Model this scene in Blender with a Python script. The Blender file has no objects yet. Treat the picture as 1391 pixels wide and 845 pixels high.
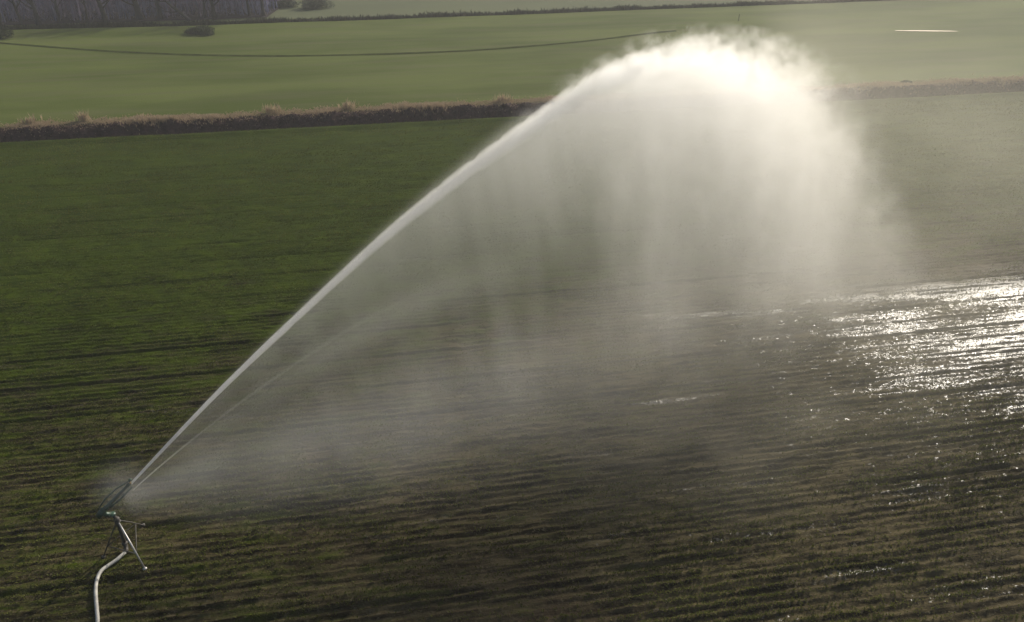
import bpy, math, random
import numpy as np
from mathutils import Vector, Matrix

scene = bpy.context.scene
COL = scene.collection
R = math.radians

# ------------------------------------------------------------------ camera
CAM_H = 25.0
cam_d = bpy.data.cameras.new('camera')
cam = bpy.data.objects.new('camera', cam_d)
COL.objects.link(cam)
cam.location = (0, 0, CAM_H)
cam.rotation_euler = (R(90 - 29.5), 0, 0)
cam_d.sensor_width = 36.0
cam_d.lens = 36.0 * 1100 / 1391
cam_d.clip_end = 6000
scene.camera = cam

# ------------------------------------------------------------------ light
SUN_AZ, SUN_EL = 34.0, 27.0
world = bpy.data.worlds.new('World')
scene.world = world
world.use_nodes = True
wn = world.node_tree
sky = wn.nodes.new('ShaderNodeTexSky')
sky.sky_type = 'NISHITA'
sky.sun_disc = False
sky.sun_elevation = R(SUN_EL)
sky.sun_rotation = R(SUN_AZ)
sky.air_density = 1.0
sky.dust_density = 3.0
sky.ozone_density = 1.0
wn.links.new(sky.outputs[0], wn.nodes['Background'].inputs[0])
wn.nodes['Background'].inputs[1].default_value = 0.092
sun_d = bpy.data.lights.new('sun', 'SUN')
sun_d.energy = 4.6
sun_d.angle = R(0.53)
sun_d.color = (1.0, 0.94, 0.84)
sun = bpy.data.objects.new('sun', sun_d)
COL.objects.link(sun)
sdir = Vector((math.sin(R(SUN_AZ)) * math.cos(R(SUN_EL)), math.cos(R(SUN_AZ)) * math.cos(R(SUN_EL)), math.sin(R(SUN_EL))))
sun.rotation_euler = sdir.to_track_quat('Z', 'Y').to_euler()
sun.location = (60, 90, 60)

vs = scene.view_settings
vs.view_transform = 'Standard'
vs.look = 'None'
vs.exposure = 0.07
vs.gamma = 1.0
vs.use_curve_mapping = False
cy = scene.cycles
cy.max_bounces = 8
cy.diffuse_bounces = 2
cy.glossy_bounces = 2
cy.transmission_bounces = 3
cy.volume_bounces = 5
cy.transparent_max_bounces = 12
cy.use_denoising = True
cy.volume_step_rate = 1.0
cy.volume_max_steps = 256
cy.sample_clamp_direct = 20.0
cy.sample_clamp_indirect = 4.0

rng = np.random.default_rng(7)
random.seed(7)

# ------------------------------------------------------------------ helpers
def tag(o, label=None, cat=None, group=None, kind=None):
    if label: o['label'] = label
    if cat: o['category'] = cat
    if group: o['group'] = group
    if kind: o['kind'] = kind
    return o

def mesh_obj(name, verts, faces, mat, parent=None, smooth=False):
    me = bpy.data.meshes.new(name)
    me.from_pydata([tuple(v) for v in verts], [], [tuple(f) for f in faces])
    me.materials.append(mat)
    if smooth:
        me.shade_smooth()
    me.update()
    o = bpy.data.objects.new(name, me)
    COL.objects.link(o)
    if parent: o.parent = parent
    return o

def np_mesh(name, co, faces, mat, smooth=False, attrs=None):
    """co (n,3), faces (m,k) arrays -> object; fast path for big meshes"""
    me = bpy.data.meshes.new(name)
    n, (m, k) = len(co), faces.shape
    me.vertices.add(n)
    me.vertices.foreach_set('co', np.ascontiguousarray(co, dtype=np.float32).ravel())
    me.loops.add(m * k)
    me.loops.foreach_set('vertex_index', np.ascontiguousarray(faces, dtype=np.int32).ravel())
    me.polygons.add(m)
    me.polygons.foreach_set('loop_start', np.arange(0, m * k, k, dtype=np.int32))
    me.polygons.foreach_set('loop_total', np.full(m, k, dtype=np.int32))
    if smooth:
        me.polygons.foreach_set('use_smooth', np.ones(m, dtype=bool))
    me.update(calc_edges=True)
    if attrs:
        for an, av in attrs.items():
            a = me.attributes.new(an, 'FLOAT', 'POINT')
            a.data.foreach_set('value', np.ascontiguousarray(av, dtype=np.float32))
    me.materials.append(mat)
    o = bpy.data.objects.new(name, me)
    COL.objects.link(o)
    return o

def _hash(ix, iy, seed):
    h = (ix.astype(np.int64) * 374761393 + iy.astype(np.int64) * 668265263 + seed * 2147483647) & 0xffffffff
    h = ((h ^ (h >> 13)) * 1274126177) & 0xffffffff
    return ((h ^ (h >> 16)) & 0xffff) / 65535.0

def vnoise(x, y, seed=0):
    x = np.asarray(x, dtype=float); y = np.asarray(y, dtype=float)
    ix, iy = np.floor(x), np.floor(y)
    fx, fy = x - ix, y - iy
    fx = fx * fx * (3 - 2 * fx); fy = fy * fy * (3 - 2 * fy)
    a = _hash(ix, iy, seed); b = _hash(ix + 1, iy, seed)
    c = _hash(ix, iy + 1, seed); d = _hash(ix + 1, iy + 1, seed)
    return (a * (1 - fx) + b * fx) * (1 - fy) + (c * (1 - fx) + d * fx) * fy

def fbm(x, y, seed=0, octv=4):
    s = 0; amp = 0.5; t = 0
    for i in range(octv):
        s = s + amp * vnoise(x * 2 ** i, y * 2 ** i, seed + i * 17); t += amp; amp *= .5
    return s / t

def smooth(a, b, x):
    t = np.clip((x - a) / (b - a), 0, 1)
    return t * t * (3 - 2 * t)

def tube(points, radii, seg=10, cap=True):
    """swept ring along points; returns verts, faces"""
    P = [Vector(p) for p in points]
    V, F = [], []
    up = Vector((0, 0, 1))
    prev = None
    for i, p in enumerate(P):
        d = (P[min(i + 1, len(P) - 1)] - P[max(i - 1, 0)]).normalized()
        if prev is None:
            a = d.cross(up)
            if a.length < 1e-3: a = d.cross(Vector((1, 0, 0)))
            a.normalize()
        else:
            a = (prev - d * prev.dot(d)).normalized()
        prev = a
        b = d.cross(a)
        for k in range(seg):
            t = 2 * math.pi * k / seg
            V.append(p + (a * math.cos(t) + b * math.sin(t)) * radii[i])
    for i in range(len(P) - 1):
        for k in range(seg):
            F.append((i * seg + k, i * seg + (k + 1) % seg, (i + 1) * seg + (k + 1) % seg, (i + 1) * seg + k))
    if cap:
        F.append(tuple(reversed(range(seg))))
        F.append(tuple((len(P) - 1) * seg + k for k in range(seg)))
    return V, F

def join(*vf):
    V, F = [], []
    for v, f in vf:
        n = len(V); V += list(v); F += [tuple(i + n for i in q) for q in f]
    return V, F

# ------------------------------------------------------------------ material helpers
class NT:
    def __init__(self, name):
        self.m = bpy.data.materials.new(name)
        self.m.use_nodes = True
        self.t = self.m.node_tree
        for n in list(self.t.nodes): self.t.nodes.remove(n)
        self.out = self.t.nodes.new('ShaderNodeOutputMaterial')
    def n(self, typ, **kw):
        n = self.t.nodes.new(typ)
        for k, v in kw.items(): setattr(n, k, v)
        return n
    def link(self, a, b): self.t.links.new(a, b)
    def put(self, sock, v):
        if isinstance(v, bpy.types.NodeSocket): self.link(v, sock)
        else: sock.default_value = v
    def M(self, op, a, b=0.0, c=0.0, clamp=False):
        n = self.n('ShaderNodeMath', operation=op, use_clamp=clamp)
        self.put(n.inputs[0], a); self.put(n.inputs[1], b); self.put(n.inputs[2], c)
        return n.outputs[0]
    def step(self, x, a, b, o0=0.0, o1=1.0):
        n = self.n('ShaderNodeMapRange', interpolation_type='SMOOTHSTEP')
        self.put(n.inputs[0], x); n.inputs[1].default_value = a; n.inputs[2].default_value = b
        n.inputs[3].default_value = o0; n.inputs[4].default_value = o1
        return n.outputs[0]
    def noise(self, vec, scale, detail=2.0, rough=0.5, dist=0.0):
        n = self.n('ShaderNodeTexNoise')
        self.link(vec, n.inputs['Vector'])
        n.inputs['Scale'].default_value = scale; n.inputs['Detail'].default_value = detail
        n.inputs['Roughness'].default_value = rough; n.inputs['Distortion'].default_value = dist
        return n.outputs[0]
    def comb(self, x, y, z):
        n = self.n('ShaderNodeCombineXYZ')
        for i, v in enumerate((x, y, z)): self.put(n.inputs[i], v)
        return n.outputs[0]
    def xyz(self):
        tc = self.n('ShaderNodeTexCoord'); s = self.n('ShaderNodeSeparateXYZ')
        self.link(tc.outputs['Object'], s.inputs[0])
        return tc.outputs['Object'], s.outputs[0], s.outputs[1], s.outputs[2]
    def mix(self, f, a, b):
        n = self.n('ShaderNodeMix', data_type='RGBA')
        self.put(n.inputs[0], f); self.put(n.inputs[6], a); self.put(n.inputs[7], b)
        return n.outputs[2]
    def curve(self, x, pts):
        """pts in 0..1"""
        n = self.n('ShaderNodeFloatCurve')
        c = n.mapping.curves[0]
        pts = sorted(pts)
        c.points[0].location = pts[0]; c.points[1].location = pts[-1]
        for p in pts[1:-1]: c.points.new(*p)
        for p in c.points: p.handle_type = 'AUTO'
        n.mapping.use_clip = False
        n.mapping.update()
        self.link(x, n.inputs[1])
        return n.outputs[0]

def rgb(r, g, b): return (r, g, b, 1.0)

def simple(name, col, rough=0.6, metal=0.0, var=0.25, scale=6.0, transl=0.0, spec=0.5):
    k = NT(name)
    v, x, y, z = k.xyz()
    nz = k.noise(v, scale, 3.0)
    f = k.step(nz, 0.3, 0.7)
    c = k.mix(f, rgb(*[a * (1 - var) for a in col]), rgb(*[min(1, a * (1 + var)) for a in col]))
    b = k.n('ShaderNodeBsdfPrincipled')
    k.link(c, b.inputs['Base Color'])
    b.inputs['Roughness'].default_value = rough
    b.inputs['Metallic'].default_value = metal
    b.inputs['Specular IOR Level'].default_value = spec
    sh = b.outputs[0]
    if transl > 0:
        t = k.n('ShaderNodeBsdfTranslucent'); k.link(c, t.inputs[0])
        mx = k.n('ShaderNodeMixShader'); mx.inputs[0].default_value = transl
        k.link(sh, mx.inputs[1]); k.link(t.outputs[0], mx.inputs[2]); sh = mx.outputs[0]
    k.link(sh, k.out.inputs[0])
    return k.m

# ------------------------------------------------------------------ the ground sheet
RA = R(10.0)                       # rows and ditches run 10 degrees off the x axis
ca, sa = math.cos(RA), math.sin(RA)
def to_world(u, v): return u * ca - v * sa, u * sa + v * ca
def to_row(x, y): return x * ca + y * sa, -x * sa + y * ca

DITCH_A, DITCH_B = 85.3, 90.0      # near lip and far lip of the ditch in row coordinates
def ditch_shift(u): return (fbm(u / 9.0, u * 0 + 3.3, 5, 3) - .5) * 1.5

def wet_mask(u, v):
    x, y = to_world(u, v)
    a = np.exp(-(((x - 33) / 20.0) ** 2 + ((y - 43) / 12.0) ** 2))
    return a

def ridge_h(u, v):
    """seed rows and clods, metres"""
    wob = (fbm(u / 22.0, v / 6.0, 21, 2) - .5) * .18 + (vnoise(u / 1.3, v / .42, 22) - .5) * .05
    ph = (v + wob) / 0.42
    rowid = np.floor(ph)
    amp = (.035 + .085 * smooth(.35, .7, fbm(u / 4.5, v / .9, 31, 3))) * (.6 + .8 * vnoise(rowid * 3.7, rowid * 0, 33))
    r = (1 - np.abs(np.sin(ph * math.pi)) ** .8 * 2) * amp * .5
    ph2 = (v + wob) / 2.94                            # drill bout marks, deeper
    g = np.exp(-(((ph2 - np.floor(ph2)) - .5) / .045) ** 2)
    r = r - g * .13 * smooth(.40, .60, fbm(u / 6., v / 2., 41, 2))
    c = (fbm(u / .34, v / .28, 51, 3) - .5) * .15
    return r + c

def height(u, v):
    near = 1 - smooth(52, 80, v)
    h = np.where(v < 85, ridge_h(u, v) * (0.25 + .75 * near), 0.0)
    sft = ditch_shift(u)
    a, b = DITCH_A + sft * .35, DITCH_B + sft * .8
    # trench with a steep near wall and a broken far bank
    t = (v - a) / (b - a)
    prof = np.where(t < 0, 0, np.where(t > 1, 0, -1.8 * np.minimum(smooth(0, .28, t), 1 - smooth(.42, 1.0, t))))
    rough = (fbm(u / 1.1, v / 1.1, 61, 4) - .5) * 0.9
    prof = prof + rough * np.where((t > 0.2) & (t < 1.15), 1, 0) * smooth(.2, .5, t) * (1 - smooth(.95, 1.15, t))
    bank = .12 * np.exp(-((v - b - .6) / 1.3) ** 2)
    near_lip = .18 * np.exp(-((v - a + .5) / .7) ** 2)
    h = h + prof + bank + near_lip
    # far shallow ditch under the scrub line
    h = h - .5 * np.exp(-((v - FAR_LINE(u)) / .7) ** 2)
    h = h + (fbm(u / 60., v / 60., 71, 3) - .5) * 1.2 * smooth(95, 160, v)
    return h

def FAR_LINE(u): return 149.8 + u * 0.024 + (vnoise(u / 25., u * 0, 81) - .5) * 1.0

vv = np.concatenate([
    np.linspace(-900, 8, 14)[:-1], np.arange(8, 48, .075), np.arange(48, 85, .15), np.arange(85, 97, .14),
    np.arange(97, 148, .7), np.arange(148, 153, .3), np.arange(153, 220, 2.5), np.array([230, 250, 280, 330, 400, 520, 700, 1000, 1500])])
uu = np.concatenate([
    np.array([-1500, -1000, -600, -400, -280, -200, -160, -130, -115]), np.arange(-105, -60, .5), np.arange(-60, 66, .22), np.arange(66, 105, .5),
    np.array([115, 130, 160, 200, 280, 400, 600, 1000, 1500])])
U, V = np.meshgrid(uu, vv)
Hh = height(U, V)
X, Y = to_world(U, V)
co = np.stack([X, Y, Hh], -1).reshape(-1, 3)
nu, nv = len(uu), len(vv)
idx = np.arange(nu * nv).reshape(nv, nu)
fc = np.stack([idx[:-1, :-1], idx[:-1, 1:], idx[1:, 1:], idx[1:, :-1]], -1).reshape(-1, 4)

def soil_material():
    k = NT('field_soil')
    ob, x, y, z = k.xyz()
    # row coordinates
    u = k.M('ADD', k.M('MULTIPLY', x, ca), k.M('MULTIPLY', y, sa))
    v = k.M('ADD', k.M('MULTIPLY', x, -sa), k.M('MULTIPLY', y, ca))
    uv = k.comb(k.M('MULTIPLY', u, .35), v, 0.0)
    uvf = k.comb(k.M('MULTIPLY', u, .7), v, z)
    big = k.noise(k.comb(k.M('MULTIPLY', u, .5), v, 0.0), .07, 3.0)
    med = k.noise(uv, 1.1, 4.0, .6)
    fine = k.noise(uvf, 5.5, 4.0, .65)
    clod = k.noise(ob, 7.0, 5.0, .7)
    # bare wet soil
    frag = k.noise(k.comb(k.M('MULTIPLY', u, .10), v, 2.0), 4.6, 4.0, .62)
    soil = k.mix(k.step(frag, .36, .64), rgb(.009, .0072, .002), rgb(.092, .074, .036))
    soil = k.mix(k.step(clod, .53, .68), soil, rgb(.100, .086, .052))
    soil = k.mix(k.M('MULTIPLY', k.step(big, .5, .7), .5), soil, rgb(.052, .034, .023))
    # low young crop that the sheet itself carries, thinner near the wet end
    green = k.mix(k.step(med, .3, .7), rgb(.023, .038, .0008), rgb(.042, .062, .0015))
    far = k.step(v, 28.0, 66.0)
    west = k.step(u, 30.0, -25.0)
    cov = k.M('ADD', k.M('MULTIPLY', far, .66), k.M('MULTIPLY', west, .32))
    cov = k.M('ADD', cov, k.M('MULTIPLY', k.M('SUBTRACT', med, .5), .9))
    cov = k.M('ADD', cov, k.M('MULTIPLY', k.M('SUBTRACT', fine, .5), .7))
    cov = k.M('ADD', cov, k.M('MULTIPLY', k.M('SUBTRACT', frag, .5), .8))
    near = k.mix(k.step(cov, .15, .62), soil, green)
    # land beyond the ditch: shorter paler meadow
    past = k.step(v, 90.4, 91.8)
    mb = k.noise(k.comb(k.M('MULTIPLY', u, .3), v, 0.0), .09, 4.0, .55)
    ms = k.noise(k.comb(k.M('MULTIPLY', u, .08), v, 0.0), .55, 3.0, .6)
    meadow = k.mix(k.step(mb, .35, .65), rgb(.064, .086, .015), rgb(.106, .130, .032))
    meadow = k.mix(k.M('MULTIPLY', k.step(ms, .42, .7), .45), meadow, rgb(.108, .104, .052))
    third = k.step(v, 150.0, 152.0)
    meadow = k.mix(k.M('MULTIPLY', third, .7), meadow, rgb(.125, .135, .088))
    col = k.mix(past, near, meadow)
    # ditch walls, by the real depth of the trench
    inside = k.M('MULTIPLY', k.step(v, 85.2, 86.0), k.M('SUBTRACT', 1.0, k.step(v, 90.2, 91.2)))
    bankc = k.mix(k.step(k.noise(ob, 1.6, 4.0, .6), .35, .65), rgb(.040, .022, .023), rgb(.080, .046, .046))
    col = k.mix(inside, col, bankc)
    # wetness: standing water and sheen in the landing zone
    dx = k.M('DIVIDE', k.M('SUBTRACT', x, 41.0), 24.0); dy = k.M('DIVIDE', k.M('SUBTRACT', y, 42.0), 12.0)
    rr = k.M('SQRT', k.M('ADD', k.M('MULTIPLY', dx, dx), k.M('MULTIPLY', dy, dy)))
    wet = k.step(rr, 1.5, .3)
    wn1 = k.noise(k.comb(k.M('MULTIPLY', u, .16), v, 3.0), .85, 3.0, .55)
    wn2 = k.noise(k.comb(u, v, 7.0), 5.0, 4.0, .75)
    pw = k.M('ADD', k.M('MULTIPLY', wn1, .52), k.M('MULTIPLY', wn2, .48))
    pool = k.step(k.M('ADD', pw, k.M('MULTIPLY', wet, .150)), .595, .635)
    # pinpoint wet facets between the plants, thinning away from the landing zone
    sp1 = k.noise(k.comb(k.M('MULTIPLY', u, .8), v, 11.0), 3.4, 5.0, .8)
    sp = k.step(k.M('ADD', sp1, k.M('MULTIPLY', k.step(rr, 2.3, .5), .10)), .668, .70)
    sp = k.M('MULTIPLY', sp, k.step(rr, 2.5, 1.2))
    pool = k.M('MAXIMUM', pool, sp)
    pool = k.M('MULTIPLY', pool, k.step(v, 45.0, 39.0))
    col = k.mix(k.M('MULTIPLY', pool, .45), col, rgb(.022, .018, .012))
    b = k.n('ShaderNodeBsdfPrincipled')
    k.link(col, b.inputs['Base Color'])
    damp = k.M('MULTIPLY', k.step(rr, 3.4, .6), k.M('SUBTRACT', 1.0, past))
    rough = k.M('SUBTRACT', .85, k.M('MULTIPLY', damp, .05))
    rough = k.M('SUBTRACT', rough, k.M('MULTIPLY', pool, .60), clamp=True)
    k.link(rough, b.inputs['Roughness'])
    spec = k.M('ADD', .03, k.M('MULTIPLY', pool, .45))
    k.link(spec, b.inputs['Specular IOR Level'])
    bp = k.n('ShaderNodeBump')
    bh = k.M('ADD', k.M('MULTIPLY', fine, .35), k.M('MULTIPLY', clod, .65))
    k.link(bh, bp.inputs['Height'])
    bp.inputs['Distance'].default_value = .10
    k.put(bp.inputs['Strength'], k.M('SUBTRACT', 1.0, k.M('MULTIPLY', pool, .55)))
    k.link(bp.outputs[0], b.inputs['Normal'])
    k.link(b.outputs[0], k.out.inputs[0])
    return k.m

ground = np_mesh('field_ground', co, fc, soil_material(), smooth=True)
tag(ground, kind='structure')

# curved wheel track across the far meadow
track_mat = simple('track_soil', (.040, .050, .014), .95, var=.3, scale=.7, spec=0.0)
pts = [(-130, 137.2), (-100, 130.5), (-76, 124.8), (-60, 120.6), (-45, 118.3), (-30.9, 117.6), (-18, 118.6), (-4.9, 121.2), (11, 127.5), (26.9, 137.0)]
px = np.array([p[0] for p in pts]); py = np.array([p[1] for p in pts])
tx = np.linspace(-130, 26.5, 260); ty = np.interp(tx, px, py)
ty = np.convolve(np.pad(ty, 8, 'edge'), np.ones(17) / 17, 'valid')
Vt, Ft = [], []
for i in range(len(tx)):
    w = .30 + .25 * float(vnoise(i * .13, 0, 9)) 
    for s in (-1, 1):
        xx, yy = tx[i] , ty[i] + s * w
        u_, v_ = to_row(np.array([xx]), np.array([yy]))
        Vt.append((xx, yy, float(height(u_, v_)[0]) + .05))
    if i: Ft.append((2 * i - 2, 2 * i, 2 * i + 1, 2 * i - 1))
tag(mesh_obj('wheel_track', Vt, Ft, track_mat), kind='structure')

# ------------------------------------------------------------------ crop: young leaves standing on the rows
def leaf_material(name, c1, c2, transl=.45):
    k = NT(name)
    at = k.n('ShaderNodeAttribute', attribute_name='tint')
    c = k.mix(at.outputs['Fac'], rgb(*c1), rgb(*c2))
    b = k.n('ShaderNodeBsdfPrincipled'); k.link(c, b.inputs['Base Color'])
    b.inputs['Roughness'].default_value = .7
    b.inputs['Specular IOR Level'].default_value = .08
    t = k.n('ShaderNodeBsdfTranslucent'); k.link(c, t.inputs[0])
    mx = k.n('ShaderNodeMixShader'); mx.inputs[0].default_value = transl
    k.link(b.outputs[0], mx.inputs[1]); k.link(t.outputs[0], mx.inputs[2])
    k.link(mx.outputs[0], k.out.inputs[0])
    return k.m

def blades(name, px, py, pz, hgt, wid, lean, mat, blades_per=3, tint=None):
    n = len(px) * blades_per
    P = np.stack([px, py, pz], -1).repeat(blades_per, 0)
    h = hgt.repeat(blades_per) * rng.uniform(.6, 1.15, n)
    w = wid * rng.uniform(.6, 1.3, n)
    az = rng.uniform(0, 2 * math.pi, n)
    ln = lean * rng.uniform(.2, 1.4, n)
    tip = P + np.stack([np.cos(az) * ln * h, np.sin(az) * ln * h, h], -1)
    mid = P + np.stack([np.cos(az) * ln * h * .35, np.sin(az) * ln * h * .35, h * .62], -1)
    side = np.stack([-np.sin(az), np.cos(az), np.zeros(n)], -1) * w[:, None] * .5
    co = np.stack([P - side * .5, mid + side, tip, mid - side], 1).reshape(-1, 3)
    f = np.arange(n * 4).reshape(-1, 4)
    t = (tint.repeat(blades_per) if tint is not None else rng.uniform(0, 1, n)) + rng.uniform(-.25, .25, n)
    return np_mesh(name, co, f, mat, attrs={'tint': np.clip(t, 0, 1).repeat(4)})

NP = 480000
v_ = 17 + (86 - 17) * rng.uniform(0, 1, NP) ** 1.15
u_ = rng.uniform(-1, 1, NP) * (24 + v_ * .78) + v_ * .17
row = np.round(v_ / .42) * .42 - (fbm(u_ / 22.0, v_ / 6.0, 21, 2) - .5) * .18
v_ = np.where(rng.uniform(0, 1, NP) < .75, row + rng.normal(0, .055, NP), v_)
xw, yw = to_world(u_, v_)
dens = .75 + .25 * smooth(24, 60, v_) + .15 * smooth(25, -20, xw) - .55 * wet_mask(u_, v_)
dens = dens * (.25 + 1.1 * smooth(.35, .65, fbm(u_ / 2.6, v_ / .8, 101, 3)))
dens *= .45 + .8 * smooth(.3, .6, fbm(u_ / 14, v_ / 7, 111, 3))
keep = rng.uniform(0, 1, NP) < np.clip(dens, 0.02, 1)
u_, v_, xw, yw = u_[keep], v_[keep], xw[keep], yw[keep]
zw = height(u_, v_) - .012
crop_mat = leaf_material('crop_leaf', (.042, .052, .003), (.145, .156, .040), .4)
crop = blades('young_crop', xw, yw, zw, .06 + .07 * fbm(u_ / 5, v_ / 3, 121, 2), .036, .8, crop_mat, 3, fbm(u_ / 6, v_ / 2, 131, 3))
tag(crop, 'young green crop growing in rows across the wet near field', 'crop', kind='stuff')

# dry grass along the far lip of the ditch
ND = 44000
u_ = rng.uniform(-95, 100, ND); sft = ditch_shift(u_)
v_ = DITCH_B + sft * .8 + rng.normal(1.15, .75, ND)
den = smooth(.25, .6, fbm(u_ / 3.5, v_ * .3, 141, 3))
kp = rng.uniform(0, 1, ND) < (.25 + .75 * den)
u_, v_ = u_[kp], v_[kp]
xw, yw = to_world(u_, v_)
dry_mat = leaf_material('dry_leaf', (.26, .19, .12), (.46, .36, .24), .4)
dry = blades('dry_grass', xw, yw, height(u_, v_) - .03, .10 + .60 * fbm(u_ / 1.9, v_ * .2, 151, 3) ** 2.4, .045, .7, dry_mat, 4)
tag(dry, 'pale dry grass fringe along the far lip of the dark ditch', 'dry grass', kind='stuff')

# dead bracken on the ditch wall
NB = 26000
u_ = rng.uniform(-95, 100, NB); sft = ditch_shift(u_)
v_ = rng.uniform(DITCH_A + .8, DITCH_B, NB) + sft * .6
xw, yw = to_world(u_, v_)
brk_mat = leaf_material('dead_leaf', (.040, .021, .025), (.064, .034, .038), .2)
brk = blades('ditch_brush', xw, yw, height(u_, v_) - .03, .08 + .22 * fbm(u_ / 1.2, v_ / 1.2, 161, 3), .06, .9, brk_mat, 3)
tag(brk, 'dark brown dead growth covering the sides of the ditch', 'dead growth', kind='stuff')

# scrub line along the far shallow ditch
NS = 30000
u_ = rng.uniform(-140, 140, NS)
v_ = FAR_LINE(u_) + rng.normal(0, .35, NS)
xw, yw = to_world(u_, v_)
scr_mat = leaf_material('scrub_leaf', (.020, .022, .014), (.050, .052, .030), .15)
scr = blades('scrub_strip', xw, yw, height(u_, v_), .35 + .75 * fbm(u_ / 4., v_ * .1, 171, 3), .10, .5, scr_mat, 3)
tag(scr, 'thin dark scrub strip dividing the far meadow from the pale field behind', 'scrub', kind='stuff')

# ------------------------------------------------------------------ things in the far meadow
def leafball(cx, cy, cz, rx, ry, rz, n, size, seed, shape=None):
    g = np.random.default_rng(seed)
    d = g.normal(size=(n, 3)); d /= np.linalg.norm(d, axis=1)[:, None]
    r = g.uniform(.35, 1.0, n) ** .6
    bump = .72 + .5 * vnoise(np.arctan2(d[:, 1], d[:, 0]) * 1.6 + seed, d[:, 2] * 2.2 + 5, seed)
    P = d * (r * bump)[:, None] * np.array([rx, ry, rz]) + np.array([cx, cy, cz])
    P[:, 2] = np.maximum(P[:, 2], .03)
    a = g.normal(size=(n, 3)); a /= np.linalg.norm(a, axis=1)[:, None]
    b = np.cross(a, g.normal(size=(n, 3))); b /= np.linalg.norm(b, axis=1)[:, None]
    s = size * g.uniform(.5, 1.3, n)[:, None]
    co = np.stack([P - a * s, P - b * s * .45, P + a * s, P + b * s * .45], 1).reshape(-1, 3)
    return co, n

shrub_mat = leaf_material('shrub_leaf', (.022, .032, .014), (.055, .068, .028), .25)
def shrub(x, y, w, h, seed, label, group=None, mat=None):
    u0, v0 = to_row(np.array([x]), np.array([y]))
    z0 = float(height(u0, v0)[0])
    root = bpy.data.objects.new('shrub', None); COL.objects.link(root); root.location = (x, y, z0)
    tag(root, label, 'shrub', group)
    parts = [leafball(0, 0, h * .42, w * .5, w * .42, h * .6, 1600, .14, seed)]
    g = random.Random(seed)
    for i in range(4):
        parts.append(leafball(g.uniform(-.5, .5) * w, g.uniform(-.3, .3) * w, h * g.uniform(.15, .4), w * .28, w * .25, h * .38, 600, .12, seed + i + 1))
    cc = np.concatenate([p[0] for p in parts]); n = len(cc) // 4
    f = np_mesh('foliage', cc, np.arange(n * 4).reshape(-1, 4), mat or shrub_mat, attrs={'tint': np.random.default_rng(seed).uniform(0, 1, n).repeat(4)})
    f.parent = root
    vf = []
    for i in range(5):
        a = i * 1.26
        vf.append(tube([(0, 0, -.1), (math.cos(a) * w * .15, math.sin(a) * w * .12, h * .3), (math.cos(a) * w * .3, math.sin(a) * w * .25, h * .55)], [.06, .04, .015], 6))
    mesh_obj('stem', *join(*vf), bark_mat, root)
    return root

bark_mat = simple('bark', (.060, .050, .048), .9, var=.35, scale=1.5)
shrub(-49.5, 133.8, 4.4, 1.15, 11, 'low dark green shrub alone on the far meadow left of centre')
shrub(-78.8, 127.6, 3.6, 1.8, 23, 'dark shrub cut by the left edge of the photo below the bare wood')
shrub(48.9, 101.4, 1.2, .35, 31, 'tiny dark shrub on the far lip of the ditch right of the spray')
thk = simple('thicket_leaf', (.10, .115, .085), .9)
tm = leaf_material('thicket_leaf_pale', (.060, .070, .052), (.10, .112, .08), .2)
shrub(-36.5, 157.5, 5.5, 2.2, 41, 'grey green thicket behind the scrub strip, second from the bare wood', 'thickets right of the bare wood', tm)
shrub(-41.5, 158.5, 4.5, 1.5, 47, 'low grey green thicket touching the right end of the bare wood', 'thickets right of the bare wood', tm)

# reed clumps poking up from the dry fringe
def reed(x, y, h, seed, label):
    u0, v0 = to_row(np.array([x]), np.array([y])); z0 = float(height(u0, v0)[0])
    g = np.random.default_rng(seed)
    n = 46
    px_, py_ = g.normal(0, .38, n) + g.choice((-.3, 0, .25), n), g.normal(0, .3, n)
    o = blades('reed_clump', px_, py_, np.zeros(n) - .05, h * g.uniform(.5, 1.0, n), .07, .35, dry_mat, 3)
    o.location = (x, y, z0)
    tag(o, label, 'reeds', 'reed clumps on the ditch lip')
for i, (x, y, h, lab) in enumerate([
        (-50.9, 87.3, 1.3, 'pale dry reed clump on the ditch lip, leftmost of all'),
        (-45.6, 88.0, 1.7, 'broad pale dry reed clump, second from the left on the ditch lip'),
        (-39.5, 89.0, .9, 'short dry reed clump below the lone dark shrub, third on the ditch lip'),
        (-26.4, 91.1, 1.6, 'upright pale reed clump on the ditch lip midway along its left half'),
        (-18.3, 92.6, 1.5, 'dry reed clump on the ditch lip, second left of the water jet'),
        (-1.0, 95.6, 1.5, 'thin dry reed clump on the ditch lip just left of the water jet')]):
    reed(x, y - 2.9, h * .8, 200 + i, lab)

# small post
pv = join(tube([(0, 0, -.3), (0, 0, .5), (.02, 0, 1.1)], [.06, .055, .05], 8))
post = mesh_obj('fence_post', *pv, bark_mat)
post.location = (38.8, 145.2, 0)
u0, v0 = to_row(np.array([38.8]), np.array([145.2])); post.location.z = float(height(u0, v0)[0])
tag(post, 'single dark post standing in the far meadow above the spray', 'post')

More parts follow.
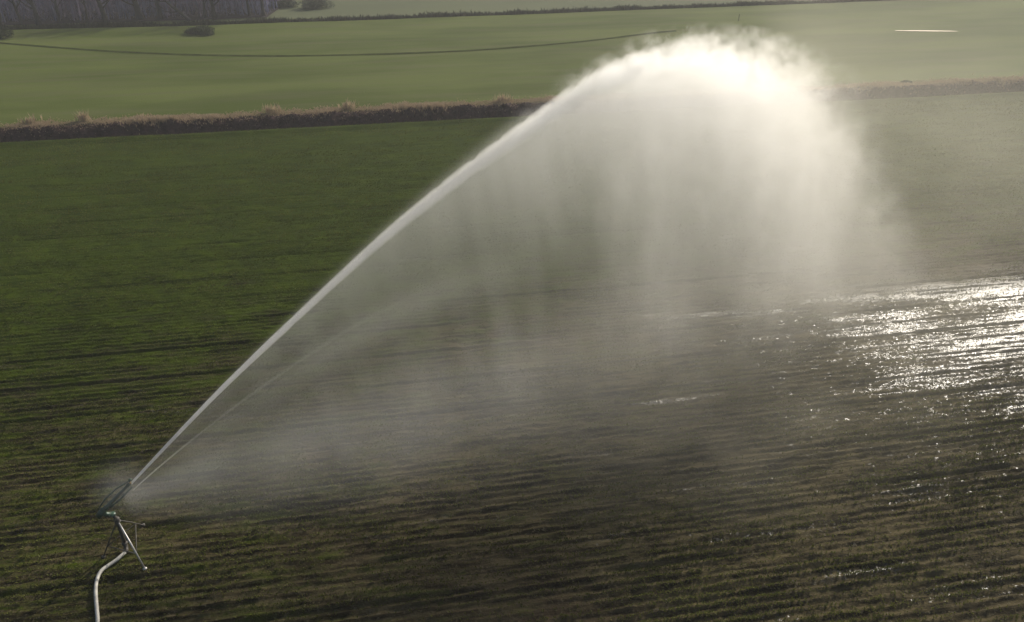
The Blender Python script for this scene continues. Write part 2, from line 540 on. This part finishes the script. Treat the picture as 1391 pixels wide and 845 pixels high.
# long narrow sheet of standing water in the far meadow
k = NT('standing_water')
ob, x, y, z = k.xyz()
b = k.n('ShaderNodeBsdfPrincipled'); b.inputs['Base Color'].default_value = rgb(.06, .06, .05)
b.inputs['Roughness'].default_value = .12
bp = k.n('ShaderNodeBump'); k.link(k.noise(ob, 3.0, 3.0), bp.inputs['Height']); bp.inputs['Distance'].default_value = .02
k.link(bp.outputs[0], b.inputs['Normal']); k.link(b.outputs[0], k.out.inputs[0])
water_mat = k.m
Vp = []
for i in range(48):
    t = 2 * math.pi * i / 48
    r = 1 + .25 * float(vnoise(i * .4, 0, 5))
    Vp.append((math.cos(t) * 4.6 * r, math.sin(t) * .35 * r, 0))
pud = mesh_obj('puddle', Vp, [tuple(range(48))], water_mat)
u0, v0 = to_row(np.array([66.6]), np.array([135.6]))
pud.location = (66.6, 135.6, max(float(height(u0 + d, v0)[0]) for d in (-4, -2, 0, 2, 4)) + .06); pud.rotation_euler = (0, 0, R(-3))
tag(pud, kind='structure')

# ------------------------------------------------------------------ the bare wood
trunk_mat = simple('winter_bark', (.030, .026, .030), .9, var=.3, scale=.8)
def tree_mesh(seed, h, r):
    g = random.Random(seed)
    V, F = [], []
    pts = [(0, 0, -.3)]; rad = [r * 1.5]
    n = 7
    lx, ly = g.uniform(-.06, .06), g.uniform(-.06, .06)
    for i in range(1, n + 1):
        t = i / n
        pts.append((lx * h * t + g.uniform(-.12, .12), ly * h * t + g.uniform(-.12, .12), h * .85 * t)); rad.append(r * (1 - .75 * t))
    trunk = tube(pts, rad, 8)
    limbs = []
    def branch(p, d, l, rr, depth):
        q = [p]; rd = [rr]
        cur = p; dd = d
        for i in range(3):
            dd = (dd + Vector((g.uniform(-.25, .25), g.uniform(-.25, .25), g.uniform(0, .25)))).normalized()
            cur = cur + dd * l / 3; q.append(cur); rd.append(rr * (1 - .28 * (i + 1)))
        limbs.append(tube(q, rd, 5 if depth < 1 else 3, False))
        if depth < 3:
            for _ in range(3 if depth < 2 else 4):
                j = g.choice((1, 2, 3))
                nd = (dd + Vector((g.uniform(-.9, .9), g.uniform(-.9, .9), g.uniform(-.1, .7)))).normalized()
                branch(q[j], nd, l * .6, rr * .45, depth + 1)
    for i in range(9):
        t = .28 + .72 * i / 9
        j = min(n - 1, int(t * n)); p = Vector(pts[j]).lerp(Vector(pts[j + 1]), t * n - j)
        a = g.uniform(0, 6.28)
        branch(p, Vector((math.cos(a), math.sin(a), g.uniform(.3, 1.0))).normalized(), h * .32 * (1.1 - t * .5), r * .42 * (1.1 - .6 * t), 0)
    return trunk, join(*limbs)

protos = []
for s in range(4):
    tr, cr = tree_mesh(300 + s, 9.0 + s * .8, .24 + .04 * s)
    root = bpy.data.objects.new('bare_tree', None); COL.objects.link(root)
    a = mesh_obj('trunk', *tr, trunk_mat, root, True); b_ = mesh_obj('crown', *cr, trunk_mat, root)
    protos.append((root, a, b_))
# (pixel-independent) trunk places: x along the wood edge, width scale, label
edge = lambda x: 137.3 + (x + 83.3) * .248
tl = [(-83.5, .6, 1.5, 'thick dark trunk at the very left end of the bare wood'),
      (-80.6, .9, 1.0, 'slim dark bare tree beside the thick leftmost trunk'),
      (-77.6, .3, 1.3, 'dark bare tree, third from the left end of the wood'),
      (-75.0, 1.4, .7, 'thin bare tree, fourth from the left end of the wood'),
      (-70.6, 1.8, .7, 'thin pale bare tree, fifth from the left end of the wood'),
      (-67.2, .6, 1.7, 'stout bare tree left of the slanting trunk'),
      (-62.2, 2.2, 1.9, 'broad paler bare tree just left of the slanting trunk'),
      (-58.6, 1.0, 1.3, 'dark bare tree the slanting trunk crosses'),
      (-51.0, 1.2, 1.0, 'slim bare tree, first right of the slanting trunk'),
      (-49.2, .5, 1.4, 'darker bare tree paired with the slim one right of the slanting trunk'),
      (-43.5, 1.5, .8, 'thin bare tree above the lone dark shrub'),
      (-40.9, 1.0, .9, 'thin bare tree near the right end of the wood')]
# the wood ends where x reaches about -42; keep spacing inside it
X0, X1 = -83.5, -43.4
for i, (x, dy, sc, lab) in enumerate(tl):
    x = X0 + (x - X0) * (X1 - X0) / (-40.9 - X0)
    y = edge(x) + dy + .6
    pr = protos[i % 4]
    if i < 4: root = pr[0]
    else:
        root = pr[0].copy(); COL.objects.link(root)
        for ch in pr[1:]:
            c = ch.copy(); COL.objects.link(c); c.parent = root
    root.location = (x, y, 0); root.rotation_euler = (0, 0, i * 1.7); root.scale = (sc, sc, .92 + .05 * (i % 3))
    tag(root, lab, 'tree', 'bare trees along the front of the wood')
# slanting fallen trunk
st, sc_ = tree_mesh(377, 9, .30)
ft = bpy.data.objects.new('leaning_tree', None); COL.objects.link(ft)
mesh_obj('trunk', *st, trunk_mat, ft, True); mesh_obj('crown', *sc_, trunk_mat, ft)
ft.location = (-55.2, edge(-55.2) + .8, 0); ft.rotation_euler = (0, R(-44), 0)
tag(ft, 'bare tree leaning hard over to the left at the front of the wood', 'tree')

# the wood behind: a mass of thin stems and twigs
NW = 2600
wx = rng.uniform(-150, -43, NW); dep = rng.uniform(0, 1, NW) ** 1.2 * 45
wy = edge(wx) + 2.5 + dep
hs = rng.uniform(3.5, 8.5, NW); rs = rng.uniform(.05, .16, NW)
lean = rng.normal(0, .5, (NW, 2))
ang = np.array([0, 2.094, 4.189])
base = np.stack([wx[:, None] + np.cos(ang) * rs[:, None], wy[:, None] + np.sin(ang) * rs[:, None], np.zeros((NW, 3)) - .4], -1)
top = np.stack([wx[:, None] + lean[:, :1] + np.cos(ang) * rs[:, None] * .3, wy[:, None] + lean[:, 1:] + np.sin(ang) * rs[:, None] * .3, np.repeat(hs[:, None], 3, 1)], -1)
co1 = np.concatenate([base, top], 1).reshape(-1, 3)
o6 = np.arange(NW)[:, None] * 6
q = np.concatenate([o6 + np.array([0, 1, 4, 3]), o6 + np.array([1, 2, 5, 4]), o6 + np.array([2, 0, 3, 5])], 0)
NTW = 60000
tx_ = rng.uniform(-150, -43, NTW); ty_ = edge(tx_) + 3.5 + rng.uniform(0, 1, NTW) ** 1.3 * 45
tz_ = 7.5 * rng.uniform(0, 1, NTW) ** 1.25
d = rng.normal(size=(NTW, 3)); d[:, 2] = np.abs(d[:, 2]) + .6; d /= np.linalg.norm(d, axis=1)[:, None]
P = np.stack([tx_, ty_, tz_], -1); L = rng.uniform(.5, 1.9, NTW)[:, None]
sd = np.cross(d, rng.normal(size=(NTW, 3))); sd /= np.linalg.norm(sd, axis=1)[:, None]
wd = rng.uniform(.02, .07, NTW)[:, None]
co2 = np.stack([P - sd * wd, P + sd * wd, P + d * L + sd * wd * .2, P + d * L - sd * wd * .2], 1).reshape(-1, 3)
allco = np.concatenate([co1, co2]); allf = np.concatenate([q, np.arange(NTW * 4).reshape(-1, 4) + len(co1)])
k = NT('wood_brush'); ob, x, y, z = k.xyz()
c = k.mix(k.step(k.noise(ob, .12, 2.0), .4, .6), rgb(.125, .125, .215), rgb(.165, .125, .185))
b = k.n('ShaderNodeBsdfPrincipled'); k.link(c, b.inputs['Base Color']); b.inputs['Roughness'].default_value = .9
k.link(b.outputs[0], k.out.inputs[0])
wood = np_mesh('bare_woodland', allco, allf, k.m)
tag(wood, 'hazy purple grey mass of bare stems filling the wood behind the front trees', 'woodland', kind='stuff')
# leaf litter floor of the wood
u_ = []
NL = 26
lv, lf = [], []
xs = np.linspace(-155, -42.5, 60)
for i, x in enumerate(xs):
    for j in range(12):
        y = edge(x) + .2 + j * 4.6 + (float(vnoise(x * .7, j, 3)) - .5) * .8
        uq, vq = to_row(np.array([x]), np.array([y]))
        lv.append((x, y, float(height(uq, vq)[0]) + .16))
for i in range(59):
    for j in range(11):
        a = i * 12 + j; lf.append((a, a + 12, a + 13, a + 1))
tag(mesh_obj('woodland_floor', lv, lf, simple('leaf_litter', (.045, .038, .040), .95, var=.3, scale=.4, spec=0.0), None, True), kind='structure')

# ------------------------------------------------------------------ irrigation gun
G = Vector((-15.898, 24.237, 0.0))
Dv = Vector((.869, .495, 0)).normalized(); Wv = Vector((-Dv.y, Dv.x, 0))
def L3(u, z, w=0.0): return Dv * u + Wv * w + Vector((0, 0, z))
green = simple('green_paint', (.012, .045, .024), .38, var=.3, scale=9)
steel = simple('galvanised_steel', (.42, .41, .39), .42, .55, var=.2, scale=12)
darks = simple('muddy_steel', (.055, .050, .042), .7, .1, var=.35, scale=8)
brass = simple('brass_fitting', (.35, .26, .12), .35, .8, var=.2, scale=14)
rubber = simple('pale_hose', (.40, .385, .34), .55, var=.22, scale=3)
gun = bpy.data.objects.new('irrigation_gun', None); COL.objects.link(gun); gun.location = G
tag(gun, 'dark green irrigation gun on a steel tripod at the lower left of the field', 'sprinkler')
hub = L3(-.28, 2.36); noz = L3(.87, 3.23); bd = (noz - hub).normalized()
# riser with flange rings
vf = [tube([(0, 0, .12), (0, 0, 1.0), L3(-.02, 1.7), L3(-.1, 2.0)], [.075, .07, .07, .07], 14)]
for zz in (.35, 1.55):
    vf.append(tube([(0, 0, zz - .02), (0, 0, zz + .02)], [.12, .12], 14))
mesh_obj('riser_pipe', *join(*vf), darks, gun, True)
vf = [tube([L3(-.1, 1.98), L3(-.3, 2.05), L3(-.42, 2.2), L3(-.36, 2.36), hub], [.09, .105, .115, .105, .095], 16),
      tube([L3(-.1, 1.93), L3(-.1, 2.02)], [.13, .13], 16)]
mesh_obj('elbow', *join(*vf), green, gun, True)
br = [hub + bd * t for t in (0, .1, .12, .55, 1.0, 1.22, 1.24, 1.38)]
mesh_obj('barrel', *tube(br, [.11, .11, .085, .075, .06, .056, .07, .07], 16), green, gun, True)
mesh_obj('nozzle_ring', *tube([hub + bd * 1.36, hub + bd * 1.44], [.07, .045], 14), brass, gun, True)
# drive arm with counterweight
n_up = Wv.cross(bd).normalized() * -1
if n_up.z < 0: n_up = -n_up
arm = [hub + n_up * .2 - bd * .15, hub + n_up * .3 + bd * .35, hub + n_up * .26 + bd * .95, hub + n_up * .1 + bd * 1.5]
mesh_obj('drive_arm', *tube(arm, [.03, .035, .03, .025], 8), green, gun, True)
mesh_obj('counterweight', *tube([hub - bd * .42 - n_up * .02, hub - bd * .2 - n_up * .02, hub + bd * .02], [.13, .15, .08], 14), green, gun, True)
mesh_obj('deflector_spoon', *tube([hub + n_up * .12 + bd * 1.46, hub + n_up * .06 + bd * 1.56], [.09, .04], 10), green, gun, True)
# side nozzle for the lower stream
mesh_obj('side_nozzle', *tube([L3(-.12, 2.34), L3(.3, 2.56), L3(.86, 2.98)], [.05, .042, .03], 10), green, gun, True)
apex = Vector((0, 0, 1.62))
feet = [(Vector((1.18, -1.07, .03)), steel), (Vector((-.75, -.45, .03)), darks), (Vector((.15, 1.35, .03)), darks)]
for f, m in feet:
    leg = mesh_obj('leg', *tube([apex, apex.lerp(f, .5) + Vector((0, 0, .02)), f], [.032, .038, .034] if m is steel else [.024, .026, .024], 10), m, gun, True)
    mesh_obj('foot_plate', *tube([f + Vector((0, 0, -.03)), f + Vector((0, 0, .02)), f + Vector((0, 0, .05))], [.085, .085, .045], 12), steel if m is steel else darks, leg, True)
mesh_obj('brace_ring', *join(*[tube([feet[i][0].lerp(apex, .3), feet[(i + 1) % 3][0].lerp(apex, .3)], [.02, .02], 6) for i in range(3)]), darks, gun, True)
mesh_obj('inlet_elbow', *tube([(0, 0, .4), (.02, -.02, .16), (.08, -.16, .13), (.1, -.3, .12)], [.08, .09, .09, .1], 12), darks, gun, True)
mesh_obj('mounting_collar', *tube([(0, 0, 1.5), (0, 0, 1.72)], [.10, .10], 14), darks, gun, True)

# supply hose over the soil
hp = [(-15.80, 23.95), (-15.95, 23.62), (-16.22, 23.25), (-16.36, 22.85), (-16.30, 22.4), (-16.05, 21.8), (-15.70, 21.1), (-15.40, 20.5), (-15.0, 19.5), (-14.6, 18.3), (-14.4, 16.5), (-14.9, 14.0), (-16.5, 11), (-19, 8)]
HP = []
for i in range(len(hp) - 1):
    for t in (0, .25, .5, .75):
        p0 = hp[max(0, i - 1)]; p1 = hp[i]; p2 = hp[i + 1]; p3 = hp[min(len(hp) - 1, i + 2)]
        q_ = [.5 * (2 * p1[a] + (p2[a] - p0[a]) * t + (2 * p0[a] - 5 * p1[a] + 4 * p2[a] - p3[a]) * t * t + (3 * p1[a] - p0[a] - 3 * p2[a] + p3[a]) * t ** 3) for a in (0, 1)]
        uq, vq = to_row(np.array([q_[0]]), np.array([q_[1]]))
        HP.append((q_[0], q_[1], .115 + .02 * math.sin(len(HP) * .7)))
HP.append((-19, 8, .11))
hose = mesh_obj('supply_hose', *tube(HP, [.072] * len(HP), 12), rubber, None, True)
tag(hose, 'pale supply hose curving over the soil from the foot of the tripod', 'hose')

# ------------------------------------------------------------------ the water
UMAX, ZMAX = 52.0, 20.0
# crest of the main stream: distance along the throw, height
CR = [(0, 2.5), (.87, 3.23), (4.9, 6.45), (8.2, 8.75), (12.2, 11.55), (16.7, 14.1), (19.9, 15.65), (22.1, 16.75), (24, 17.4), (26, 17.7),
      (28.1, 17.9), (30.3, 18.05), (32.7, 17.9), (34.7, 17.0), (37.0, 14.9), (40.0, 12.0), (43.7, 8.3), (47.0, 4.2), (50.3, -.4), (52, -3)]
CR2 = [(0, 2.28), (.86, 2.98), (5.6, 5.6), (10.6, 7.75), (15.5, 8.9), (20, 9.1), (25, 8.4), (52, -3)]
def smoothed(P, sig):
    xs = np.arange(-3, 55.01, .1); ys = np.interp(xs, [c[0] for c in P], [c[1] for c in P])
    m = (P[1][1] - P[0][1]) / (P[1][0] - P[0][0]); ys = np.where(xs < P[0][0], P[0][1] + m * (xs - P[0][0]), ys)
    k_ = np.exp(-.5 * (np.arange(-40, 41) * .1 / sig) ** 2); k_ /= k_.sum()
    yp = np.pad(ys, 40, mode='reflect', reflect_type='odd')
    return xs, np.convolve(yp, k_, 'valid')
_c1, _c2 = smoothed(CR, 1.3), smoothed(CR2, 1.3)
def cr(u): return float(np.interp(u, *_c1))
def cr2(u): return float(np.interp(u, *_c2))
CRS = [(u, cr(u)) for u in np.linspace(0, 52, 27)]
CRS2 = [(u, cr2(u)) for u in np.linspace(0, 52, 27)]

def hull(name, us, zt, zb, w0, w1, mat, n=14, drop=.0):
    """closed body swept along u: section is a rounded panel from zb to zt, width from w0 to w1 at each u"""
    V, F = [], []
    for i, u in enumerate(us):
        a, b, t, bt = w0[i], w1[i], zt[i], zb[i]
        mid = (a + b) / 2; hw = (b - a) / 2
        for j in range(n):
            th = 2 * math.pi * j / n
            cx_, sx_ = math.cos(th), math.sin(th)
            ex = abs(cx_) ** .6 * (1 if cx_ > 0 else -1); ez = abs(sx_) ** .6 * (1 if sx_ > 0 else -1)
            zz = bt + (t - bt) * (.5 + .5 * ez)
            V.append((u, mid + hw * ex, zz))
    m = len(us)
    for i in range(m - 1):
        for j in range(n):
            F.append((i * n + j, i * n + (j + 1) % n, (i + 1) * n + (j + 1) % n, (i + 1) * n + j))
    F.append(tuple(reversed(range(n)))); F.append(tuple((m - 1) * n + j for j in range(n)))
    o = mesh_obj(name, V, F, mat)
    me = o.data
    import bmesh
    bm = bmesh.new(); bm.from_mesh(me); bmesh.ops.recalc_face_normals(bm, faces=bm.faces); bm.to_mesh(me); bm.free()
    o.location = G; o.rotation_euler = (0, 0, math.atan2(Dv.y, Dv.x))
    return o

def vol_out(k, dens, aniso=.45, col=(.995, .995, .99), step=1.0):
    p = k.n('ShaderNodeVolumePrincipled')
    p.inputs['Color'].default_value = rgb(*col)
    p.inputs['Anisotropy'].default_value = aniso
    k.put(p.inputs['Density'], dens)
    k.link(p.outputs[0], k.out.inputs['Volume'])
    return k.m

# --- main veil
def veil_material():
    k = NT('falling_spray')
    ob, x, y, z = k.xyz()
    un = k.M('DIVIDE', x, UMAX)
    zc = k.M('SUBTRACT', k.M('MULTIPLY', k.curve(un, [(u / UMAX, (zz + 4) / (ZMAX + 4)) for u, zz in CRS]), ZMAX + 4), 4.0)
    # puffs break the crest once the stream has spread
    puff = k.noise(ob, .75, 4.0, .65)
    pa = k.M('ADD', k.M('MULTIPLY', k.step(x, 16.0, 23.0), .9), k.M('MULTIPLY', k.step(x, 24.0, 31.0), 1.5))
    zc = k.M('SUBTRACT', zc, k.M('MULTIPLY', k.step(puff, .62, .28), pa))
    d = k.M('SUBTRACT', zc, z)
    # half width of the veil
    s = k.M('MULTIPLY', k.curve(un, [(0, .03), (.1, .07), (.3, .16), (.42, .24), (.52, .38), (.62, .52), (.75, .56), (1, .56)]), 4.0)
    s = k.M('ADD', s, k.M('MULTIPLY', k.M('MAXIMUM', d, 0.0), .10))
    wn = k.M('DIVIDE', y, s)
    gs = k.M('EXPONENT', k.M('MULTIPLY', k.M('MULTIPLY', wn, wn), -1.0))
    edge_ = k.M('DIVIDE', k.M('ADD', d, .05), k.M('ADD', .25, k.M('MULTIPLY', k.step(x, 27.0, 38.0), 1.7)), clamp=True)
    # streaks of falling drops, leaning back a little
    su = k.M('SUBTRACT', x, k.M('MULTIPLY', d, .12))
    st1 = k.noise(k.comb(k.M('MULTIPLY', su, .34), k.M('MULTIPLY', y, .12), k.M('MULTIPLY', z, .055)), 1.0, 3.0, .55)
    streak = k.step(st1, .34, .66, .15, 1.85)
    st2 = k.noise(k.comb(k.M('MULTIPLY', su, 1.0), k.M('MULTIPLY', y, .5), k.M('MULTIPLY', z, .16)), 1.0, 3.0, .6)
    streak = k.M('MULTIPLY', streak, k.step(st2, .34, .66, .5, 1.5))
    # parts
    L = k.M('ADD', .15, k.M('MULTIPLY', x, .125))
    near = k.M('EXPONENT', k.M('DIVIDE', k.M('MULTIPLY', d, -1.0), L))
    amp = k.curve(un, [(0, 0.9), (.1, .95), (.2, .90), (.3, .80), (.4, .85), (.48, .80), (.56, .60), (.62, .50), (.68, .26), (.76, .05), (.85, .02), (1, .01)])
    body = k.curve(un, [(0, 0.0), (.1, .02), (.2, .028), (.3, .052), (.4, .070), (.5, .078), (.6, .088), (.7, .088), (.8, .078), (.9, .062), (1, .04)])
    dep = k.M('EXPONENT', k.M('MULTIPLY', d, -.065))
    dd = k.M('ADD', k.M('MULTIPLY', k.M('MULTIPLY', amp, near), k.step(st2, .30, .70, .85, 1.15)), k.M('MULTIPLY', k.M('MULTIPLY', body, dep), streak))
    # second sheet under the side stream, crisp along its top
    z2 = k.M('SUBTRACT', k.M('MULTIPLY', k.curve(un, [(u / UMAX, (zz + 4) / (ZMAX + 4)) for u, zz in CRS2]), ZMAX + 4), 4.0)
    d2 = k.M('SUBTRACT', z2, z)
    v2 = k.M('MULTIPLY', k.step(d2, -.05, .25), k.M('EXPONENT', k.M('MULTIPLY', k.M('MAXIMUM', d2, 0.0), -1.1)))
    v2 = k.M('MULTIPLY', v2, k.M('MULTIPLY', k.step(x, 21.0, 8.0), k.step(x, .5, 4.0)))
    dd = k.M('ADD', dd, k.M('MULTIPLY', v2, .44))
    dd = k.M('MULTIPLY', dd, k.M('MULTIPLY', gs, edge_))
    # first metres: keep clear gap under the main stream above the side stream
    return vol_out(k, dd, .70)
us = [.5, .9, 2, 3.5, 5, 7, 9, 12, 15, 18, 21, 24, 26, 28, 30, 32, 34, 36, 38, 40.5, 43, 45.5, 48, 50.5]
zt = [max(cr(u), .3) + (.08 if u < 20 else .15) for u in us]
zb = [z_ - .6 if u < 1 else max(-.1, cr(u) - .5 - .95 * u) for u, z_ in zip(us, zt)]
sw = [.25 + .15 * u + .12 * max(0, z_ - b_) for u, z_, b_ in zip(us, zt, zb)]
sw = [min(w, 10) for w in sw]
veil = hull('falling_spray', us, zt, zb, [-w for w in sw], sw, veil_material())
tag(veil, 'tall white dome of falling spray under the crest of the jet', 'spray', kind='stuff')

# --- the streams themselves: aerated water, widening from the nozzle
def stream(name, fn, us, rads, dens_pts, seed):
    k = NT(name); ob, x, y, z = k.xyz()
    un = k.M('DIVIDE', x, UMAX)
    dens = k.curve(un, [(u / UMAX, d / 40.0) for u, d in dens_pts])
    nz = k.noise(k.comb(k.M('MULTIPLY', x, .8), k.M('MULTIPLY', y, 3.0), k.M('MULTIPLY', z, 1.2)), 1.3, 3.0, .6)
    dens = k.M('MULTIPLY', k.M('MULTIPLY', dens, 40.0), k.step(nz, .3, .7, .8, 1.2))
    # thick in the middle, thinning to a feathered edge
    line = CRS if fn is cr else CRS2
    zc = k.M('SUBTRACT', k.M('MULTIPLY', k.curve(un, [(u / UMAX, (zz + 4) / (ZMAX + 4)) for u, zz in line]), ZMAX + 4), 4.0)
    Rc = k.curve(un, [(0, rads[0])] + [(us[i] / UMAX, rads[i]) for i in range(0, len(us), 12)] + [(1, rads[-1])])
    dz = k.M('DIVIDE', k.M('SUBTRACT', k.M('SUBTRACT', zc, k.M('MULTIPLY', Rc, .9)), z), Rc)
    dy = k.M('DIVIDE', y, Rc)
    soft = k.M('SUBTRACT', 1.15, k.M('ADD', k.M('MULTIPLY', dz, dz), k.M('MULTIPLY', dy, dy)), clamp=True)
    blend = k.step(x, 5.0, 10.0)
    dens = k.M('MULTIPLY', dens, k.M('ADD', k.M('SUBTRACT', 1.0, blend), k.M('MULTIPLY', k.M('MULTIPLY', soft, 1.6), blend)))
    m = vol_out(k, dens, .62)
    pts = [(u, 0, fn(u) - r * .9) for u, r in zip(us, rads)]
    V, F = tube(pts, rads, 14)
    W_ = []
    for i, v in enumerate(V):
        rr_ = rads[min(i // 14, len(rads) - 1)]
        jag = (float(fbm(v.x * 2.6, v.y * 3 + v.z * 2.5, seed, 3)) - .5) * 1.5 * rr_ * min(1, v.x / 20) ** 1.5
        W_.append(v + Vector((0, jag * .4, jag)))
    o = mesh_obj(name, W_, F, m)
    o.location = G; o.rotation_euler = (0, 0, math.atan2(Dv.y, Dv.x))
    return o
us_ = list(np.linspace(.86, 29, 200))
jet = stream('water_jet', cr, us_, [.05 + .0095 * (u - .86) + .0007 * (u - .86) ** 2 for u in us_],
             [(0, 40), (1, 40), (4, 20), (8, 8), (12, 3.6), (16, 1.9), (20, 1.2), (24, .7), (27, .3), (30, .05), (52, .05)], 8)
tag(jet, 'strong white water jet arching high from the gun to the top of the spray', 'water jet')
us_ = list(np.linspace(.84, 15, 80))
jet2 = stream('side_jet', cr2, us_, [.02 + .007 * u for u in us_],
              [(0, 10), (1, 10), (4, 1.2), (8, .35), (12, .1), (15, .03), (52, .03)], 9)
tag(jet2, 'faint thin lower water jet rising below the main white jet', 'water jet')

# --- low mist blowing towards the viewer from the gun
def low_material():
    k = NT('low_mist')
    ob, x, y, z = k.xyz()
    xm = k.M('MINIMUM', x, 15.5)
    zc = k.M('ADD', 2.9, k.M('MULTIPLY', xm, .42))
    zc = k.M('SUBTRACT', zc, k.M('MULTIPLY', k.M('MULTIPLY', xm, xm), .0135))
    t = k.M('SUBTRACT', zc, z)
    edge_ = k.step(t, 0.0, .8)
    yc = k.M('MULTIPLY', x, -.20)
    s = k.M('ADD', .15, k.M('MULTIPLY', x, .20))
    wn = k.M('DIVIDE', k.M('SUBTRACT', y, yc), s)
    gs = k.M('EXPONENT', k.M('MULTIPLY', k.M('MULTIPLY', wn, wn), -1.0))
    base = k.M('DIVIDE', 1.9, k.M('ADD', .50, k.M('MULTIPLY', x, 1.45)))
    fade = k.step(x, 34.0, 5.0)
    # hangs below the stream and thins to the ground close to the gun
    lowf = k.M('EXPONENT', k.M('DIVIDE', k.M('MULTIPLY', k.M('MAXIMUM', t, 0.0), -1.0), k.M('ADD', .35, k.M('MULTIPLY', x, .28))))
    nz = k.step(k.noise(k.comb(k.M('MULTIPLY', x, .25), k.M('MULTIPLY', y, .4), k.M('MULTIPLY', z, .3)), 1.0, 2.0), .3, .7, .7, 1.25)
    dd = k.M('MULTIPLY', k.M('MULTIPLY', base, gs), k.M('MULTIPLY', k.M('MULTIPLY', fade, edge_), k.M('MULTIPLY', nz, lowf)))
    # recoil puff hanging round the nozzle
    px_ = k.M('SUBTRACT', x, .5); pz_ = k.M('SUBTRACT', z, 3.1)
    q2 = k.M('ADD', k.M('ADD', k.M('MULTIPLY', px_, px_), k.M('MULTIPLY', y, y)), k.M('MULTIPLY', pz_, pz_))
    puff = k.M('MULTIPLY', k.M('EXPONENT', k.M('MULTIPLY', q2, -1.5)), .13)
    return vol_out(k, k.M('ADD', k.M('MULTIPLY', dd, k.step(x, .3, .8)), puff), .4, (.98, .985, 1.0))
us = [-1.3, -.5, .35, .8, 2, 4, 6, 9, 12, 15, 18, 22, 26, 30, 36, 44]
zt = [2.9 + .42 * min(u, 15.5) - .0135 * min(u, 15.5) ** 2 + .05 for u in us]
zt[0] = 3.4; zt[1] = 4.3; zt[2] = 4.6; zt[3] = 4.7; zt[4] = 4.4; zt[5] = 4.75
zb = [2.6, 1.9, 1.6, 1.5, 1.0] + [.0 + max(-.08, .6 - .12 * u) for u in us[5:]]
zb = [max(-.1, b_) for b_ in zb]
wa = [-.2 * u - max(.25 + .36 * u, 1.3 if u < 3 else 0) for u in us]; wb = [-.2 * u + max(.25 + .36 * u, 1.3 if u < 3 else 0) for u in us]
wa[0] = -.6; wb[0] = .6
low = hull('low_mist', us, zt, zb, wa, wb, low_material())
tag(low, 'thin grey mist fanning out low over the crop from the side stream', 'mist', kind='stuff')

# --- splash and drizzle over the soil in front of the dome
k = NT('ground_splash'); ob, x, y, z = k.xyz()
gx = k.M('MULTIPLY', k.step(x, 12.0, 26.0), k.step(x, 56.0, 46.0))
gy = k.M('MULTIPLY', k.step(y, -17.0, -5.0), k.step(y, 8.0, 3.0))
gz = k.M('EXPONENT', k.M('MULTIPLY', z, -.55))
nz = k.step(k.noise(k.comb(k.M('MULTIPLY', x, .22), k.M('MULTIPLY', y, .22), k.M('MULTIPLY', z, .2)), 1.0, 3.0), .3, .7, .4, 1.5)
sp_mat = vol_out(k, k.M('MULTIPLY', k.M('MULTIPLY', k.M('MULTIPLY', gx, gy), k.M('MULTIPLY', gz, nz)), .042), .5, (.98, .95, .82))
us = [12, 16, 22, 30, 38, 46, 51, 56]
spl = hull('ground_splash', us, [1.2, 2.5, 4.5, 5.2, 5.2, 5, 4, 1.5], [-.14] * 8, [-5, -9, -14, -17, -17, -16, -12, -6], [2, 4, 7, 8, 8, 8, 7, 4], sp_mat)
tag(spl, 'thin splash mist lying on the wet soil in front of the spray dome', 'mist', kind='stuff')

# --- faint curtain drifting away to the right of the dome
def drift_material():
    k = NT('drifting_mist')
    ob, x, y, z = k.xyz()
    st = k.noise(k.comb(k.M('MULTIPLY', k.M('SUBTRACT', x, k.M('MULTIPLY', z, .45)), .16), k.M('MULTIPLY', y, .05), k.M('MULTIPLY', z, .03)), 1.0, 3.0, .55)
    streak = k.step(st, .38, .64, .15, 2.0)
    fx = k.M('MULTIPLY', k.step(x, 30.0, 42.0), k.step(x, 92.0, 62.0))
    fz = k.step(z, 16.0, 3.0)
    fy = k.M('MULTIPLY', k.step(y, -13.0, -5.0), k.step(k.M('SUBTRACT', y, k.M('MULTIPLY', k.M('SUBTRACT', x, 30.0), .95)), 2.0, -9.0))
    dd = k.M('MULTIPLY', k.M('MULTIPLY', streak, fx), k.M('MULTIPLY', fz, fy))
    return vol_out(k, k.M('MULTIPLY', dd, .0080), .45, (.98, .95, .84))
us = [30, 36, 44, 54, 66, 78, 92]
dr = hull('drifting_mist', us, [14, 17, 17.6, 17.6, 17.6, 17, 13], [-.12] * 7, [-4, -8, -12, -13, -13, -13, -11], [2, 7, 15, 25, 36, 46, 56], drift_material())
tag(dr, 'faint beige curtain of mist drifting to the right of the spray dome', 'mist', kind='stuff')

# ------------------------------------------------------------------ haze
hz = NT('haze_air')
pv_ = hz.n('ShaderNodeVolumePrincipled')
pv_.inputs['Color'].default_value = rgb(.96, .965, .97)
pv_.inputs['Density'].default_value = .00055
pv_.inputs['Anisotropy'].default_value = .3
hz.link(pv_.outputs[0], hz.out.inputs['Volume'])
a, b, lo, hi = 1700, 1900, -4.5, 29.0
Vz = [(-a, -1300, lo), (a, -1300, lo), (a, b, lo), (-a, b, lo), (-a, -1300, hi), (a, -1300, hi), (a, b, hi), (-a, b, hi)]
haze = mesh_obj('haze', Vz, [(3, 2, 1, 0), (4, 5, 6, 7), (0, 1, 5, 4), (1, 2, 6, 5), (2, 3, 7, 6), (3, 0, 4, 7)], hz.m)
tag(haze, kind='stuff')
